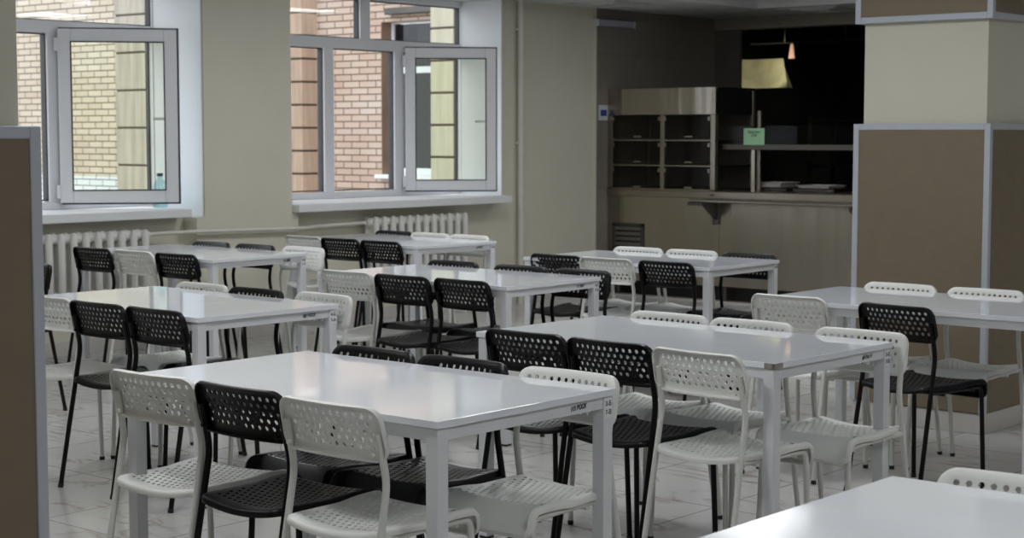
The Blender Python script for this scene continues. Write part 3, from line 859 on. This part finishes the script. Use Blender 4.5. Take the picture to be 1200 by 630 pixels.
tag(hs.build('hanging_scoop', M['pink'], None), 'narrow pinkish strip hanging from the rail in the dark kitchen', 'utensil')

# wall box lamp, notice and ceiling vents
lb = thing('wall_lamp', 'long lilac-grey box lamp high on the grey tiled wall', 'lamp', (XW, 12.2, 2.42))
MB().box(0, .065, -.27, .27, -.03, .03, .006).build('lamp_body', M['lampbox'], lb)
MB().box(.0, .068, -.275, -.262, -.032, .032, .003).box(.0, .068, .262, .275, -.032, .032, .003).build('end_cap', M['paper'], lb)
nt_ = thing('wall_notice', 'small white notice with a blue square on the tiled wall beside the cabinet', 'sign', (XW, 12.085, 1.626))
MB().box(0, .004, -.066, .066, -.068, .068).build('sheet', M['paper'], nt_)
MB().box(.004, .0048, -.04, .05, -.03, .026).build('blue_square', M['blue'], nt_)
def vent(x, y, label):
    o = thing('ceiling_vent', label, 'vent', (x, y, ZS), 0, 'square ceiling vents')
    m_ = MB()
    for s_, z_ in ((.30, -.008), (.22, -.016), (.14, -.022)):
        t = .03
        m_.box(-s_, s_, -s_, -s_ + t, z_, 0.0, .002, 1); m_.box(-s_, s_, s_ - t, s_, z_, 0.0, .002, 1)
        m_.box(-s_, -s_ + t, -s_ + t, s_ - t, z_, 0.0, .002, 1); m_.box(s_ - t, s_, -s_ + t, s_ - t, z_, 0.0, .002, 1)
    m_.build('diffuser_ring', M['ceiling'], o)
    MB().box(-.29, .29, -.29, .29, -.004, -.001).build('vent_throat', M['steel_dark'], o)
vent(-8.86, 11.62, 'square vent in the lowered ceiling near the tiled corner')
vent(-7.82, 13.40, 'square vent in the lowered ceiling above the counter')

# ------------------------------------------------------------------ the brick building across the yard
bd = thing('brick_building', 'brick building wings with stone pilasters seen through the windows', 'building', (-16, 13, -1))
def bput(o): o.matrix_parent_inverse = Matrix.Translation((16, -13, 1)); return o
YA, YB = 12.0, 13.3
bput(MB().box(-30, -15.3, YA, YA + .3, .935, 8).box(-15.6, -15.3, YA + .3, YB + .3, -1, 8).build('wing_wall', M['brick'], bd))
bput(MB().box(-30, -15.3, YA - .005, YA + .3, -1, .935).build('white_base', M['wbrick'], bd))
m_ = MB()
m_.box(-15.3, -13.30, YB, YB + .3, -1, 8); m_.box(-12.4, -10.0, YB, YB + .3, -1, 8)
m_.box(-13.30, -12.4, YB, YB + .3, -1, .94); m_.box(-13.30, -12.4, YB, YB + .3, 2.66, 8)
bput(m_.build('main_wall', M['brick2'], bd))
def pilaster(x0, x1, y0, y1, z0, step, first, m):
    m_ = MB(); z = first
    zl = -1
    while z < 8:
        m_.box(x0, x1, y0, y1, zl, z - .012, .006, 1); zl = z + .012; z += step
    bput(m_.build('stone_pilaster', m, bd))
    bput(MB().box(x0 + .012, x1 - .012, y0 + .012, y1, -1, 8).build('pilaster_joint', M['joint'], bd))
pilaster(-16.165, -15.28, 11.85, 12.1, -1, .425, -.62, M['stone'])
pilaster(-14.80, -14.336, YB - .24, YB + .1, -1, .2605, -.32, M['stone2'])
pilaster(-12.45, -12.12, YB - .12, YB + .1, -1, .34, -.51, M['stone3'])
m_ = MB(); m_.box(-13.305, -13.295, YB - .004, YB + .28, .97, 2.66, .002, 1); bput(m_.build('window_jamb', mat('brown_jamb_painted_shade', (138, 112, 94), .85, noise=.15, nscale=5), bd))  # jamb colour darkened to paint in the shade of the recess
m_ = MB()
m_.box(-13.295, -13.255, YB + .15, YB + .2, .97, 2.66); m_.box(-12.45, -12.4, YB + .15, YB + .2, .97, 2.66)
m_.box(-13.24, -12.45, YB + .15, YB + .2, .97, 1.06); m_.box(-13.24, -12.45, YB + .15, YB + .2, 2.645, 2.66); m_.box(-13.24, -12.45, YB + .15, YB + .2, 2.10, 2.17)
wf = m_.build('outside_window_frame', M['ledge'], bd); bput(wf)
q = MB().box(-13.27, -12.42, YB + .17, YB + .18, 1.0, 2.64).build('outside_pane', M['outglass'], wf)
bput(MB().box(-13.33, -12.46, YB - .10, YB + .16, .945, .99, .006, 1).build('outside_ledge', M['ledge'], bd))
bput(MB().box(-13.16, -12.35, YB - .10, YB + .0, 2.73, 2.80, .006, 1).build('canopy_bar', M['steel_dark'], bd))
struct('ground', MB().box(-40, -9.87, -20, 40, -1.05, -1.0), M['ground'])

# ------------------------------------------------------------------ light
w_ = bpy.data.worlds.new('overcast'); scene.world = w_; w_.use_nodes = True
nt = w_.node_tree; bg = nt.nodes['Background']
tc = nt.nodes.new('ShaderNodeTexCoord'); sx = nt.nodes.new('ShaderNodeSeparateXYZ'); rp_ = nt.nodes.new('ShaderNodeValToRGB')
nt.links.new(tc.outputs['Generated'], sx.inputs['Vector']); nt.links.new(sx.outputs['Z'], rp_.inputs['Fac'])
rp_.color_ramp.elements[0].color = (.80, .89, 1.0, 1); rp_.color_ramp.elements[1].color = (.90, .95, 1.0, 1)
nt.links.new(rp_.outputs['Color'], bg.inputs['Color']); bg.inputs['Strength'].default_value = 3.0
def area(name, loc, rot, sx_, sy_, power, col=(1, 1, 1), spread=PI):
    l = bpy.data.lights.new(name, 'AREA'); l.shape = 'RECTANGLE'; l.size = sx_; l.size_y = sy_; l.energy = power; l.color = col; l.spread = spread
    o = bpy.data.objects.new(name, l); COL.objects.link(o); o.location = loc; o.rotation_euler = rot
    return o
# ceiling lamps of the dining room (recessed in the raised ceiling)
for x, rows in ((-6.9, ((2.6, 16), (5.7, 24), (8.3, 22), (11.6, 12))), (-3.9, ((-.5, 16), (2.6, 26), (5.7, 21), (8.8, 16))), (-.6, ((-.5, 16), (2.6, 20), (5.7, 16), (8.8, 17)))):
    for y, pw in rows:
        area('ceiling_lamp', (x, y, ZC - .01), (0, 0, 0), .6, .6, pw, (.97, .985, 1.0))
area('ceiling_lamp', (-4.33, 10.35, ZC - .01), (0, 0, 0), .6, .6, 12, (.97, .985, 1.0))
area('ceiling_lamp', (-6.15, 9.7, ZC - .01), (0, 0, 0), .6, .6, 8, (.97, .985, 1.0))
# daylight portals in the two window openings
for (y0, y1) in (W1, W2):
    o = area('daylight_portal', (-9.84, (y0 + y1) / 2, 1.74), (0, -PI / 2, 0), 1.6, y1 - y0, 1)
    o.data.cycles.is_portal = True
# added unseen spot that brightens the hood and the hanging strip
s = bpy.data.lights.new('hood_fill_spot', 'SPOT'); s.energy = 40; s.spot_size = math.radians(50); s.spot_blend = .4; s.shadow_soft_size = .05; s.color = (1, .97, .85)
so_ = bpy.data.objects.new('hood_fill_spot', s); COL.objects.link(so_); so_.location = (-8.7, 14.25, 2.42)
so_.rotation_euler = (Vector((-9.36, 14.85, 2.12)) - Vector((-8.7, 14.25, 2.42))).to_track_quat('-Z', 'Y').to_euler()

# ------------------------------------------------------------------ camera
cam = bpy.data.cameras.new('camera'); co = bpy.data.objects.new('camera', cam); COL.objects.link(co)
co.location = (0, 0, 1.4385); co.rotation_euler = (math.radians(90 - 4.5715), 0, math.radians(40.618))
cam.sensor_width = 36; cam.lens = 1981.25 / 1200 * 36; cam.clip_start = .05; cam.clip_end = 200
cam.dof.use_dof = True; cam.dof.focus_distance = 5.0; cam.dof.aperture_fstop = 8.0
scene.camera = co

vs_ = scene.view_settings
vs_.view_transform = 'Standard'; vs_.look = 'None'; vs_.gamma = 1.0; vs_.exposure = 0.0
try: vs_.use_curve_mapping = False
except Exception: pass
scene.cycles.use_denoising = True
scene.cycles.max_bounces = 8; scene.cycles.diffuse_bounces = 5; scene.cycles.transparent_max_bounces = 16
